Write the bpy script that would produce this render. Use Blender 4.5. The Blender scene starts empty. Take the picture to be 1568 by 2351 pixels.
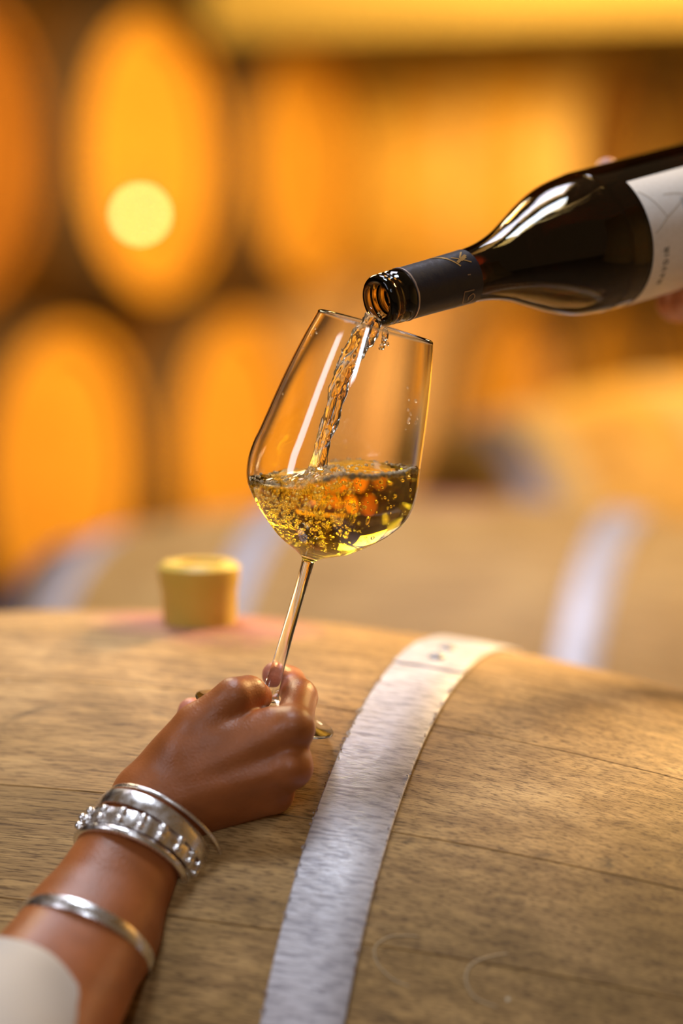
import bpy, bmesh, math, random
import numpy as np
from mathutils import Vector, Matrix, noise

random.seed(7)
rng = np.random.default_rng(7)
sc = bpy.context.scene
col = sc.collection
PI = math.pi

# ------------------------------------------------------------------ camera
FPX = 2351 * 85.0 / 36.0            # focal length in pixels of the 1568x2351 frame
PITCH = 0.1172
CAM_Z = 1.45
cam_d = bpy.data.cameras.new('camera')
cam = bpy.data.objects.new('camera', cam_d)
col.objects.link(cam)
cam.location = (0, 0, CAM_Z)
cam.rotation_euler = (PI / 2 - PITCH, 0, 0)
cam_d.sensor_fit = 'VERTICAL'
cam_d.sensor_height = 36.0
cam_d.lens = 85.0
cam_d.clip_start = 0.05
cam_d.dof.use_dof = True
cam_d.dof.focus_distance = 1.305
cam_d.dof.aperture_fstop = 1.75
sc.camera = cam

# ------------------------------------------------------------------ view, world, lights
sc.view_settings.view_transform = 'Standard'
sc.view_settings.look = 'None'
sc.view_settings.gamma = 1
sc.view_settings.use_curve_mapping = False
sc.view_settings.exposure = 0.0
sc.cycles.max_bounces = 20
sc.cycles.transmission_bounces = 20
sc.cycles.glossy_bounces = 8
sc.cycles.diffuse_bounces = 4
sc.cycles.transparent_max_bounces = 16
sc.cycles.sample_clamp_indirect = 25.0
sc.cycles.use_denoising = True

world = bpy.data.worlds.new('world')
sc.world = world
world.use_nodes = True
wb = world.node_tree.nodes['Background']
wb.inputs[0].default_value = (1.0, 0.62, 0.30, 1)
wb.inputs[1].default_value = 0.12


def area(name, loc, target, size, size_y, power, color, spread=PI):
    l = bpy.data.lights.new(name, 'AREA')
    l.shape = 'RECTANGLE'
    l.size = size
    l.size_y = size_y
    l.energy = power
    l.color = color
    l.spread = spread
    o = bpy.data.objects.new(name, l)
    col.objects.link(o)
    o.location = loc
    o.rotation_euler = (Vector(target) - Vector(loc)).to_track_quat('-Z', 'Y').to_euler()
    return o


# cool daylight: a roof light right above the hand, and the cellar door behind and to the left of the camera
area('daylight_roof', (-0.18, 1.30, 3.3), (0.0, 1.30, 1.0), 0.45, 0.50, 21, (0.78, 0.87, 1.0))
area('daylight_door', (-2.1, 0.0, 2.3), (0.0, 1.5, 0.9), 0.45, 1.4, 15, (0.86, 0.88, 1.0))
area('daylight_window', (-0.25, -0.9, 2.5), (0.1, 1.4, 1.2), 0.25, 0.6, 8, (0.80, 0.87, 1.0))
area('daylight_skylight', (-0.3, 2.5, 3.5), (0.1, 2.4, 0.9), 0.9, 0.7, 12, (0.88, 0.86, 1.0), 1.5)
area('unseen_warm_light', (1.35, 2.5, 1.85), (0.0, 1.3, 1.3), 0.3, 0.4, 3.0, (1.0, 0.82, 0.55), 1.6)  # added out of view to put bright highlights into the wine
# warm cellar light out of view; some lamps added, as marked
area('unseen_warm_light', (1.6, 3.2, 1.72), (0.0, 5.5, 1.35), 0.9, 0.4, 29, (1.0, 0.47, 0.08), 2.2)
area('unseen_warm_light', (0.35, 2.9, 1.95), (0.35, 6.0, 1.45), 0.6, 0.25, 33, (1.0, 0.66, 0.22), 1.6)  # added to brighten the pale barrel's side under the shelf
area('unseen_warm_light', (1.4, 3.9, 2.9), (0.75, 3.5, 0.9), 0.6, 0.4, 6.8, (1.0, 0.57, 0.08), 1.7)
area('unseen_warm_light', (-0.42, 2.5, 2.05), (0.0, 1.3, 1.2), 0.35, 0.35, 1.4, (1.0, 0.80, 0.52), 1.5)  # added backlight that brightens the wine in the bowl
area('unseen_warm_light', (0.78, 2.1, 1.95), (0.0, 1.3, 1.15), 0.22, 0.22, 5.0, (1.0, 0.66, 0.26), 1.2)
area('unseen_warm_light', (2.2, 2.6, 2.9), (3.2, 3.2, 1.1), 0.6, 0.4, 50, (1.0, 0.66, 0.24))  # added to light the right wall that shows through the wine


# ------------------------------------------------------------------ helpers
def P(px, py, Y):
    """point of the place seen at pixel (px, py), Y metres ahead of the camera"""
    x = (px - 784.0) / FPX
    y = -(py - 1175.5) / FPX
    c, s = math.cos(PITCH), math.sin(PITCH)
    r = Vector((x, c + y * s, -s + y * c))
    r *= Y / r.y
    return Vector((r.x, r.y, r.z + CAM_Z))


def tag(o, label=None, cat=None, group=None, kind=None):
    if label: o['label'] = label
    if cat: o['category'] = cat
    if group: o['group'] = group
    if kind: o['kind'] = kind
    return o


def empty(name, loc=(0, 0, 0), rz=0.0):
    o = bpy.data.objects.new(name, None)
    o.empty_display_size = 0.05
    col.objects.link(o)
    o.location = loc
    o.rotation_euler = (0, 0, rz)
    return o


def link(name, me, mat=None, parent=None):
    o = bpy.data.objects.new(name, me)
    col.objects.link(o)
    if mat and not me.materials: me.materials.append(mat)
    if parent: o.parent = parent
    return o


def mesh(name, vs, fs, smooth=True, sharp=None):
    me = bpy.data.meshes.new(name)
    me.from_pydata([tuple(v) for v in vs], [], fs)
    me.validate()
    bm = bmesh.new(); bm.from_mesh(me)
    bmesh.ops.recalc_face_normals(bm, faces=bm.faces)
    bm.to_mesh(me); bm.free()
    if smooth:
        me.polygons.foreach_set('use_smooth', [True] * len(me.polygons))
        if sharp: me.set_sharp_from_angle(angle=math.radians(sharp))
    me.update()
    return me


def loft(rings, closed_ring=True, cap0=True, cap1=True, loop=False):
    """rings: list of equal-length lists of points"""
    n = len(rings[0]); vs = [p for r in rings for p in r]; fs = []
    m = len(rings)
    for i in range(m if loop else m - 1):
        a, b = i * n, ((i + 1) % m) * n
        for j in range(n if closed_ring else n - 1):
            k = (j + 1) % n
            fs.append((a + j, a + k, b + k, b + j))
    if not loop:
        if cap0: fs.append(tuple(range(n)))
        if cap1: fs.append(tuple((m - 1) * n + j for j in range(n)))
    return vs, fs


def lathe(profile, seg=96, close=False):
    """profile of (r, h) about local Z; r == 0 gives a pole"""
    vs, fs, idx = [], [], []
    for r, h in profile:
        if r <= 1e-7:
            idx.append([len(vs)]); vs.append((0, 0, h))
        else:
            idx.append(list(range(len(vs), len(vs) + seg)))
            vs += [(r * math.cos(2 * PI * k / seg), r * math.sin(2 * PI * k / seg), h) for k in range(seg)]
    pairs = list(zip(idx[:-1], idx[1:]))
    if close: pairs.append((idx[-1], idx[0]))
    for a, b in pairs:
        for k in range(seg):
            k2 = (k + 1) % seg
            if len(a) == 1 and len(b) == 1: continue
            if len(a) == 1: fs.append((a[0], b[k], b[k2]))
            elif len(b) == 1: fs.append((a[k], a[k2], b[0]))
            else: fs.append((a[k], a[k2], b[k2], b[k]))
    return vs, fs


def smooth_profile(pts, n):
    """Catmull-Rom through (r, h) points"""
    out = []
    for i in range(len(pts) - 1):
        p0 = pts[max(i - 1, 0)]; p1 = pts[i]; p2 = pts[i + 1]; p3 = pts[min(i + 2, len(pts) - 1)]
        for k in range(n):
            t = k / n
            out.append(tuple(0.5 * ((2 * p1[c]) + (-p0[c] + p2[c]) * t + (2 * p0[c] - 5 * p1[c] + 4 * p2[c] - p3[c]) * t * t
                                    + (-p0[c] + 3 * p1[c] - 3 * p2[c] + p3[c]) * t ** 3) for c in range(len(p1))))
    out.append(tuple(pts[-1]))
    return out


def box(x0, x1, y0, y1, z0, z1, bev=0.0):
    bm = bmesh.new()
    bmesh.ops.create_cube(bm, size=1)
    for v in bm.verts:
        v.co = Vector((x0 + (v.co.x + .5) * (x1 - x0), y0 + (v.co.y + .5) * (y1 - y0), z0 + (v.co.z + .5) * (z1 - z0)))
    if bev > 0: bmesh.ops.bevel(bm, geom=list(bm.edges), offset=bev, segments=2, affect='EDGES', profile=0.6)
    me = bpy.data.meshes.new('box'); bm.to_mesh(me); bm.free()
    return me


def copy_tree(o, parent=None):
    c = o.copy(); col.objects.link(c); c.parent = parent
    for ch in list(o.children): copy_tree(ch, c)
    return c


# ------------------------------------------------------------------ node materials
class NT:
    def __init__(s, name):
        s.m = bpy.data.materials.new(name); s.m.use_nodes = True
        s.t = s.m.node_tree; s.b = s.t.nodes['Principled BSDF']; s.out = s.t.nodes['Material Output']
    def n(s, typ, **kw):
        nd = s.t.nodes.new(typ)
        for k, v in kw.items():
            if k in ('operation', 'blend_type', 'data_type', 'noise_dimensions', 'feature', 'wave_type', 'attribute_name', 'distance', 'bands_direction', 'vector_type'):
                setattr(nd, k, v)
            else:
                nd.inputs[k].default_value = v
        return nd
    def l(s, a, b): s.t.links.new(a, b)
    def coord(s, scale=(1, 1, 1), loc=(0, 0, 0), out='Object'):
        tc = s.n('ShaderNodeTexCoord'); mp = s.n('ShaderNodeMapping')
        mp.inputs['Scale'].default_value = scale; mp.inputs['Location'].default_value = loc
        s.l(tc.outputs[out], mp.inputs['Vector']); return mp.outputs['Vector']
    def noise(s, vec, scale=1.0, detail=3.0, rough=.55, dist=0.0):
        nd = s.n('ShaderNodeTexNoise', Scale=scale, Detail=detail, Roughness=rough, Distortion=dist)
        s.l(vec, nd.inputs['Vector']); return nd.outputs['Fac']
    def ramp(s, fac, stops):
        nd = s.n('ShaderNodeValToRGB'); cr = nd.color_ramp
        while len(cr.elements) < len(stops): cr.elements.new(.5)
        for e, (p, c) in zip(cr.elements, stops):
            e.position = p; e.color = (c[0], c[1], c[2], 1) if isinstance(c, (tuple, list)) else (c, c, c, 1)
        s.l(fac, nd.inputs['Fac']); return nd.outputs['Color']
    def mix(s, a, b, fac, mode='MIX'):
        nd = s.n('ShaderNodeMix', data_type='RGBA', blend_type=mode)
        for q, v in ((0, fac), (6, a), (7, b)):
            sock = nd.inputs[q]
            if hasattr(v, 'is_linked'): s.l(v, sock)
            elif q == 0: sock.default_value = v
            else: sock.default_value = (*v, 1)
        return nd.outputs[2]
    def bump(s, h, strength=.3, dist=.001):
        nd = s.n('ShaderNodeBump', Strength=strength, Distance=dist)
        s.l(h, nd.inputs['Height']); s.l(nd.outputs['Normal'], s.b.inputs['Normal']); return nd
    def set(s, **kw):
        for k, v in kw.items():
            k = k.replace('_', ' ')
            sock = s.b.inputs[k]
            if hasattr(v, 'is_linked'): s.l(v, sock)
            elif k in ('Base Color', 'Emission Color', 'Specular Tint'): sock.default_value = (*v, 1)
            else: sock.default_value = v
        return s


def wood_barrel(name, base, dark, light, stain=None, rough=.6, pores=True):
    """oak with grain along local X; the object coordinates are the barrel's own (staves share its origin)"""
    w = NT(name)
    fine = w.noise(w.coord((70, 1100, 1100)), 1.0, 4, .6)
    streak = w.noise(w.coord((9, 170, 170)), 1.0, 4, .6)
    blot = w.noise(w.coord((7, 10, 10)), 1.0, 4, .6, .6)
    c = w.ramp(blot, [(.30, dark), (.52, base), (.74, light)])
    c = w.mix(c, w.ramp(streak, [(.35, (.55, .50, .45)), (.6, (1.05, 1.04, 1.02))]), .75, 'MULTIPLY')
    if pores:
        c = w.mix(c, w.ramp(fine, [(.36, (.30, .25, .20)), (.50, (1.0, 1.0, 1.0)), (.75, (1.18, 1.16, 1.12))]), .8, 'MULTIPLY')
        spk = w.n('ShaderNodeTexVoronoi', Scale=38.0)
        w.l(w.coord((1, 1, 1)), spk.inputs['Vector'])
        c = w.mix(c, (.75, .66, .48), w.ramp(spk.outputs['Distance'], [(.0, .9), (.035, .6), (.05, 0.0)]))
        dk = w.noise(w.coord((14, 34, 34), (3, 1, 0)), 1.0, 5, .7, .8)
        c = w.mix(c, (.07, .045, .02), w.ramp(dk, [(.60, 0.0), (.74, .8)]))
    if stain:
        tc = w.n('ShaderNodeTexCoord')
        ds = w.n('ShaderNodeVectorMath', operation='DISTANCE'); ds.inputs[1].default_value = stain
        sc2 = w.n('ShaderNodeVectorMath', operation='MULTIPLY'); sc2.inputs[1].default_value = (0.75, 1.0, 1.0)
        w.l(tc.outputs['Object'], sc2.inputs[0]); w.l(sc2.outputs[0], ds.inputs[0])
        wob = w.noise(w.coord((22, 22, 22)), 1.0, 3)
        ma = w.n('ShaderNodeMath', operation='MULTIPLY_ADD'); ma.inputs[1].default_value = .07
        w.l(wob, ma.inputs[0]); w.l(ds.outputs['Value'], ma.inputs[2])
        c = w.mix(c, (.42, .15, .14), w.ramp(ma.outputs[0], [(.0, .8), (.070, .6), (.098, 0.0)]))
    if stain or pores:
        tc2 = w.n('ShaderNodeTexCoord'); sx = w.n('ShaderNodeSeparateXYZ'); w.l(tc2.outputs['Object'], sx.inputs[0])
    w.set(Base_Color=c, Roughness=rough, Specular_IOR_Level=.3)
    if pores: w.bump(fine, .35, .0006)
    return w.m


M = {}
M['oak_near'] = wood_barrel('oak_worn', (.48, .29, .105), (.29, .17, .050), (.64, .42, .18), stain=(.018, 0, 0.70))
M['oak_mid'] = wood_barrel('oak_pale', (.55, .32, .10), (.46, .26, .07), (.62, .39, .135), stain=(0, 0, 0.70), pores=False)
M['oak_yellow'] = wood_barrel('oak_yellow', (.66, .39, .075), (.52, .27, .045), (.76, .49, .10), pores=False)
M['oak_body_shade'] = wood_barrel('oak_shaded_body', (.16, .075, .014), (.12, .05, .010), (.20, .10, .022), pores=False, rough=.5)  # stack bodies: shade of the gaps put into a darkened oak
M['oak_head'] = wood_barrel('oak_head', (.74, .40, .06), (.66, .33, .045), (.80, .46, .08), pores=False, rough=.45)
M['oak_dim'] = wood_barrel('oak_dim', (.74, .38, .055), (.56, .28, .04), (.72, .40, .06), pores=False)  # slightly darker head oak, standing in for a shadow on that barrel
M['oak_pale'] = wood_barrel('oak_pinkish', (.60, .38, .20), (.50, .30, .15), (.66, .44, .25), pores=False)
M['oak_shade'] = wood_barrel('oak_dimmed_head', (.38, .16, .025), (.30, .12, .018), (.46, .20, .03), pores=False)  # weaker light on the far-left head, put into the wood colour
M['oak_shaded_head'] = wood_barrel('oak_shaded_head', (.30, .15, .04), (.22, .10, .025), (.38, .20, .06), pores=False)  # head of the pale barrel: its shade is put into the colour

h = NT('galvanised_steel')
st = h.noise(h.coord((60, 420, 420)), 1.0, 4, .65)
fi = h.noise(h.coord((130, 1200, 1200)), 1.0, 3, .6)
bl = h.noise(h.coord((14, 14, 14)), 1.0, 4)
c = h.ramp(bl, [(.3, (.50, .46, .47)), (.7, (.68, .65, .67))])
c = h.mix(c, h.ramp(st, [(.36, (.52, .50, .54)), (.52, (1, 1, 1)), (.7, (1.12, 1.12, 1.14))]), .85, 'MULTIPLY')
h.set(Base_Color=c, Metallic=.25, Roughness=h.ramp(fi, [(.3, .38), (.7, .62)]), Specular_IOR_Level=.6)
h.bump(st, .5, .0008)
M['hoop'] = h.m
h = NT('hoop_dull'); h.set(Base_Color=(.60, .42, .15), Metallic=.1, Roughness=.65); M['hoop_yellow'] = h.m
h = NT('hoop_black'); h.set(Base_Color=(.07, .04, .02), Roughness=.8); M['hoop_black'] = h.m
h = NT('dark_steel')
h.set(Base_Color=(.20, .17, .17), Metallic=.6, Roughness=.5)
M['dark_steel'] = h.m
h = NT('rust_edge')
rn = h.noise(h.coord((160, 160, 160)), 1.0, 3)
h.set(Base_Color=h.ramp(rn, [(.42, (.42, .40, .41)), (.60, (.20, .08, .03))]), Metallic=.2, Roughness=.75)
M['rust'] = h.m
h = NT('rivet_steel'); h.set(Base_Color=(.25, .25, .26), Metallic=.7, Roughness=.45); M['rivet'] = h.m
h = NT('silicone_bung')
h.set(Base_Color=h.ramp(h.noise(h.coord((30, 30, 30))), [(.3, (.66, .44, .06)), (.7, (.74, .52, .10))]), Roughness=.45, Subsurface_Weight=.2, Subsurface_Radius=(.01, .006, .002), Subsurface_Scale=.5)
M['bung'] = h.m
h = NT('timber_pale')
h.set(Base_Color=h.ramp(h.noise(h.coord((3, 60, 60))), [(.3, (.24, .165, .030)), (.7, (.30, .21, .045))]), Roughness=.7); M['timber'] = h.m
h = NT('timber_dark')
h.set(Base_Color=h.ramp(h.noise(h.coord((3, 60, 60))), [(.3, (.05, .025, .008)), (.7, (.09, .045, .015))]), Roughness=.8); M['timber_dark'] = h.m
h = NT('cellar_wall')
h.set(Base_Color=h.ramp(h.noise(h.coord((2, 2, 2)), 1, 6), [(.3, (.10, .055, .02)), (.7, (.16, .09, .035))]), Roughness=.9); M['wall'] = h.m
h = NT('cellar_floor')
h.set(Base_Color=h.ramp(h.noise(h.coord((3, 3, 3)), 1, 6), [(.3, (.16, .12, .08)), (.7, (.26, .20, .14))]), Roughness=.8); M['floor'] = h.m

# glass, wine
h = NT('clear_glass'); h.set(Base_Color=(1, 1, 1), Transmission_Weight=1.0, Roughness=0.0, IOR=1.50); M['glass'] = h.m
def wine_mat(name, colr, dens):
    h = NT(name); h.set(Base_Color=(1, 1, 1), Transmission_Weight=1.0, Roughness=0.0, IOR=1.34)
    v = h.n('ShaderNodeVolumeAbsorption', Color=(*colr, 1), Density=dens)
    h.l(v.outputs[0], h.out.inputs['Volume']); return h.m
M['wine'] = wine_mat('white_wine', (.998, .90, .03), 55.0)
M['stream'] = wine_mat('white_wine_stream', (.99, .95, .45), 16.0)
h = NT('bubble_air'); h.set(Base_Color=(1, 1, 1), Transmission_Weight=1.0, Roughness=0.0, IOR=.75); M['bubble'] = h.m
h = NT('foam_bubble'); h.set(Base_Color=(1, .93, .74), Transmission_Weight=.7, Roughness=0.03, IOR=1.33); M['foam'] = h.m
h = NT('bottle_glass'); h.set(Base_Color=(1, 1, 1), Transmission_Weight=1.0, Roughness=0.0, IOR=1.5)
v = h.n('ShaderNodeVolumeAbsorption', Color=(.66, .50, .10, 1), Density=380.0); h.l(v.outputs[0], h.out.inputs['Volume'])
M['bottle'] = h.m
M['bottle_wine'] = wine_mat('wine_in_dark_bottle', (.80, .64, .15), 300.0)
h = NT('foil'); h.set(Base_Color=(.018, .016, .022), Roughness=.38, Specular_IOR_Level=.6, Metallic=.2)
h.bump(h.noise(h.coord((300, 300, 300)), 1, 3), .25, .0005); M['foil'] = h.m
h = NT('gold_print'); h.set(Base_Color=(.95, .62, .25), Metallic=.9, Roughness=.25); M['gold'] = h.m
h = NT('dull_gold_print'); h.set(Base_Color=(.32, .24, .17), Metallic=.7, Roughness=.4); M['dull_gold'] = h.m
h = NT('label_paper')
h.set(Base_Color=h.ramp(h.noise(h.coord((400, 400, 400)), 1, 3), [(.3, (.82, .78, .72)), (.7, (.88, .85, .80))]), Roughness=.75); M['label'] = h.m
h = NT('label_ink'); h.set(Base_Color=(.10, .10, .08), Roughness=.7); M['ink'] = h.m
h = NT('label_drawing'); h.set(Base_Color=(.52, .46, .38), Roughness=.75); M['drawing'] = h.m
h = NT('label_wash'); h.set(Base_Color=(.50, .52, .52), Roughness=.75); M['wash'] = h.m
h = NT('silver')
h.set(Base_Color=(.88, .86, .86), Metallic=1.0, Roughness=h.ramp(h.noise(h.coord((250, 250, 250)), 1, 2), [(.3, .20), (.7, .36)])); M['silver'] = h.m
h = NT('cream_fabric')
wv = h.noise(h.coord((900, 900, 900)), 1, 2)
h.set(Base_Color=(.58, .53, .46), Roughness=.9, Sheen_Weight=.3); h.bump(wv, .2, .0004); M['fabric'] = h.m
h = NT('highlight_glow'); h.set(Base_Color=(1, .8, .5), Emission_Color=(1.0, .60, .22), Emission_Strength=22.0); M['glow'] = h.m  # glow of the ball that imitates a highlight on the barrel head


def skin_mat(name, brown, pink):
    w = NT(name)
    at = w.n('ShaderNodeAttribute'); at.attribute_name = 'palmside'
    mot = w.noise(w.coord((70, 70, 70)), 1, 4)
    c = w.ramp(mot, [(.3, tuple(x * .88 for x in brown)), (.7, tuple(x * 1.1 for x in brown))])
    c = w.mix(c, pink, at.outputs['Fac'])
    vor = w.n('ShaderNodeTexVoronoi', Scale=900.0); w.l(w.coord(), vor.inputs['Vector'])
    lines = w.noise(w.coord((500, 500, 500)), 1, 3)
    mx = w.n('ShaderNodeMath', operation='MULTIPLY'); w.l(vor.outputs['Distance'], mx.inputs[0]); w.l(lines, mx.inputs[1])
    w.set(Base_Color=c, Roughness=.40, Specular_IOR_Level=.5, Subsurface_Weight=.10, Subsurface_Radius=(.01, .004, .002), Subsurface_Scale=.4)
    w.bump(mx.outputs[0], .35, .0006)
    return w.m
M['skin'] = skin_mat('brown_skin', (.36, .108, .026), (.60, .22, .14))
M['skin2'] = skin_mat('tanned_skin', (.42, .16, .08), (.55, .25, .17))
h = NT('finger_nail'); h.set(Base_Color=(.62, .30, .22), Roughness=.2, Coat_Weight=.4); M['nail'] = h.m

# ------------------------------------------------------------------ room
def plane_box(name, x0, x1, y0, y1, z0, z1, m):
    o = link(name, box(x0, x1, y0, y1, z0, z1), m); o['kind'] = 'structure'; return o
plane_box('floor', -6, 6, -3, 12, -.10, 0, M['floor'])
plane_box('wall_back', -6, 6, 10.0, 10.2, 0, 4.2, M['wall'])
plane_box('wall_left', -6.2, -6, -1, 10.2, 0, 4.2, M['wall'])
M['plaster'] = NT('ochre_plaster').set(Base_Color=(.72, .50, .20), Roughness=.9).m
plane_box('bounce_wall_right', 3.3, 3.5, -1, 10.2, 0, 4.2, M['plaster'])  # unseen wall added so the wine refracts something bright yellow
plane_box('ceiling', -6, 6, 4.0, 10.2, 4.2, 4.35, M['wall'])

# ------------------------------------------------------------------ barrels
RB, KB, LB = .3506, .324, .95
rad = lambda s: RB - KB * s * s
ZC = RB                                   # local height of the axis above the barrel's base


def stave_mesh(a0, a1, n_s=20, n_a=4, th=.027, ch=.0004):
    rings = []
    g = .0003
    for i in range(n_s + 1):
        s = -LB / 2 + LB * i / n_s
        r = rad(s); ri = r - th
        pts = []
        b0, b1 = a0 + g / r * .5, a1 - g / r * .5
        e = ch / r
        pts.append((s, (r - ch) * math.cos(b0), ZC + (r - ch) * math.sin(b0)))
        for k in range(n_a + 1):
            a = b0 + e + (b1 - b0 - 2 * e) * k / n_a
            pts.append((s, r * math.cos(a), ZC + r * math.sin(a)))
        pts.append((s, (r - ch) * math.cos(b1), ZC + (r - ch) * math.sin(b1)))
        for a in (b1, b0): pts.append((s, ri * math.cos(a), ZC + ri * math.sin(a)))
        rings.append(pts)
    return mesh('stave', *loft(rings), sharp=28)


def hoop_mesh(s0, w, seg=144, th=.0019, lift=.0004, a0=0.0, a1=2 * PI):
    full = abs(a1 - a0 - 2 * PI) < 1e-6
    rings = []
    n = seg if full else seg + 1
    for i in range(n):
        a = a0 + (a1 - a0) * i / seg
        pts = []
        sA, sB = s0 - w / 2, s0 + w / 2
        for s, o in ((sA, lift), (sA, lift + th * .7), (sA + .0007, lift + th), (s0, lift + th + .0003), (sB - .0007, lift + th), (sB, lift + th * .7), (sB, lift)):
            r = rad(sA) + (rad(sB) - rad(sA)) * (s - sA) / w + o
            if s == s0: r = max(r, rad(s0) + o)
            pts.append((s, r * math.cos(a), ZC + r * math.sin(a)))
        rings.append(pts)
    return mesh('hoop', *loft(rings, loop=full), sharp=40)


def head_board_meshes(s, sgn, n=8):
    R = rad(LB / 2) - .026; out = []
    ws = [2 * R / n] * n; y = -R
    for w in ws:
        y0, y1 = y + .0007, y + w - .0007; y += w
        poly = []
        K = 7
        ys = [y0 + (y1 - y0) * k / K for k in range(K + 1)]
        f = lambda q: math.sqrt(max(R * R - q * q, 0))
        poly = [(q, f(q)) for q in ys] + [(q, -f(q)) for q in reversed(ys)]
        x0, x1 = s, s - sgn * .020
        va = [(x0, p[0], ZC + p[1]) for p in poly]; vb = [(x1, p[0], ZC + p[1]) for p in poly]
        out.append(mesh('head_board', *loft([va, vb]), smooth=False))
    return out


def rivet_mesh(s, a, r0, size=.0056):
    vs, fs = lathe([(0, .0022), (size * .45, .0020), (size * .8, .0012), (size, 0), (size, -.002), (0, -.002)], 20)
    base = Vector((s, r0 * math.cos(a), ZC + r0 * math.sin(a)))
    rot = Vector((0, 0, 1)).rotation_difference(Vector((0, math.cos(a), math.sin(a))))
    return mesh('rivet', [base + rot @ Vector(v) for v in vs], fs)


HOOPS = [(.185, .042), (.397, .036), (.450, .046)]


def bung_mesh(top=.0245, bot=.0222, hgt=.037, sink=.012):
    r = [(0, -sink), (bot * .9, -sink), (bot, -sink + .002), (top * .96, hgt - .016), (top, hgt - .014), (top + .001, hgt - .003), (top - .0025, hgt), (top * .62, hgt), (top * .58, hgt - .003), (0, hgt - .003)]
    vs, fs = lathe(r, 64)
    return mesh('bung', [(x + .024, y, ZC * 2 + z) for x, y, z in vs], fs, sharp=35)


def near_barrel(name, loc, yaw, label, mat, bung, joint=None, group=None, steel='hoop'):
    b = empty(name, loc, -yaw)
    tag(b, label, 'barrel', group)
    n = 26; wts = [random.uniform(.8, 1.25) for _ in range(n)]; tot = sum(wts)
    # stave joints kept clear of the bung: the bung stave is centred on top
    acc = PI / 2 - (wts[0] / tot) * PI
    for w in wts:
        d = 2 * PI * w / tot
        link('stave', stave_mesh(acc, acc + d), mat, b); acc += d
    for sg in (-1, 1):
        for i, (s, w) in enumerate(HOOPS):
            o = link('hoop', hoop_mesh(sg * s, w), M[steel] if i < 2 else M['dark_steel'], b)
            if i == 2: o['label'] = 'dark grey chime hoop at the barrel end'
            ja = PI / 2 + (.06 if joint is None else joint)
            seam = hoop_mesh(sg * s, w * .985, seg=10, th=.0008, lift=.0024, a0=ja, a1=ja + .16)
            link('hoop_overlap', seam, M[steel] if i < 2 else M['dark_steel'], o)
            for k in range(2):
                link('rivet', rivet_mesh(sg * s, ja + .035 + .07 * k, rad(s) + .0034), M['rivet'], o)
        for me in head_board_meshes(sg * (LB / 2 - .03), sg): link('head_board', me, mat, b)
    if bung: tag(link('bung', bung_mesh(), M['bung'], b), 'yellow silicone bung standing in the barrel top')
    return b


b1c = (-.1112, 1.4943, CAM_Z - .5939)
YAW = .31
barrel1 = near_barrel('barrel', (b1c[0], b1c[1], b1c[2] - ZC), YAW, 'nearest oak barrel, pale galvanised hoop and yellow bung, under the wine glass', M['oak_near'], True, joint=-.02)
barrel2 = near_barrel('barrel', (.127, 2.60, CAM_Z - .643 - ZC), YAW, 'blurred beige oak barrel with two bright hoops, just behind the nearest barrel', M['oak_mid'], False)
barrel3 = near_barrel('barrel', (.62, 3.62, CAM_Z - .568 - ZC), -.36, 'blurred yellow lit oak barrel lying behind the beige one, at the right edge', M['oak_yellow'], False, steel='hoop_yellow')

# rust along the two edges of the front hoop: thin flakes of their own
def edge_rust(s, parent):
    vs, fs = [], []
    for i in range(150):
        a = PI / 2 + random.uniform(.0, 1.5)
        sg = random.choice((-1, 1)); ss = s + sg * (.021 - random.uniform(-.0006, .0012))
        r = rad(ss) + .0031
        da, dw = random.uniform(.0008, .005), random.uniform(.0003, .0008)
        k = len(vs)
        for (u, v) in ((-1, -.6), (-.3, -1), (.5, -.8), (1, .2), (.2, 1), (-.7, .7)):
            aa = a + u * da; s2 = ss + v * dw
            vs.append((s2, r * math.cos(aa), ZC + r * math.sin(aa)))
        vs.append((ss, (r - .001) * math.cos(a), ZC + (r - .001) * math.sin(a)))
        fs.append(tuple(range(k, k + 6)))
        fs += [(k + j, k + (j + 1) % 6, k + 6) for j in range(6)]
    o = link('edge_rust', mesh('edge_rust', vs, fs, smooth=False), M['rust'], parent); o['kind'] = 'stuff'
edge_rust(.185, barrel1)

# pale rubbed scratches and chalk loops on the front barrel's wood
h = NT('chalk'); h.set(Base_Color=(.46, .33, .18), Roughness=.8); M['chalk'] = h.m
def surf_pt(s, a, off): r = rad(s) + off; return Vector((s, r * math.cos(a), ZC + r * math.sin(a)))
def ribbon_on_barrel(pts, w, parent, name='chalk_mark'):
    vs, fs = [], []
    for i, (s, a) in enumerate(pts):
        s1, a1 = pts[min(i + 1, len(pts) - 1)]; s0, a0 = pts[max(i - 1, 0)]
        ds, dt = s1 - s0, (a1 - a0) * RB; L = math.hypot(ds, dt) or 1
        nx, ny = -dt / L, ds / L
        ww = w * (.6 + .4 * math.sin(PI * i / (len(pts) - 1)))
        for q, off in ((-1, .00015), (1, .00015), (1, -.0006), (-1, -.0006)):
            vs.append(surf_pt(s + q * nx * ww / 2, a + q * ny * ww / 2 / RB, off))
    for i in range(len(pts) - 1):
        for j in range(4): fs.append((i * 4 + j, i * 4 + (j + 1) % 4, i * 4 + 4 + (j + 1) % 4, i * 4 + 4 + j))
    link(name, mesh(name, vs, fs), M['chalk'], parent)


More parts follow.
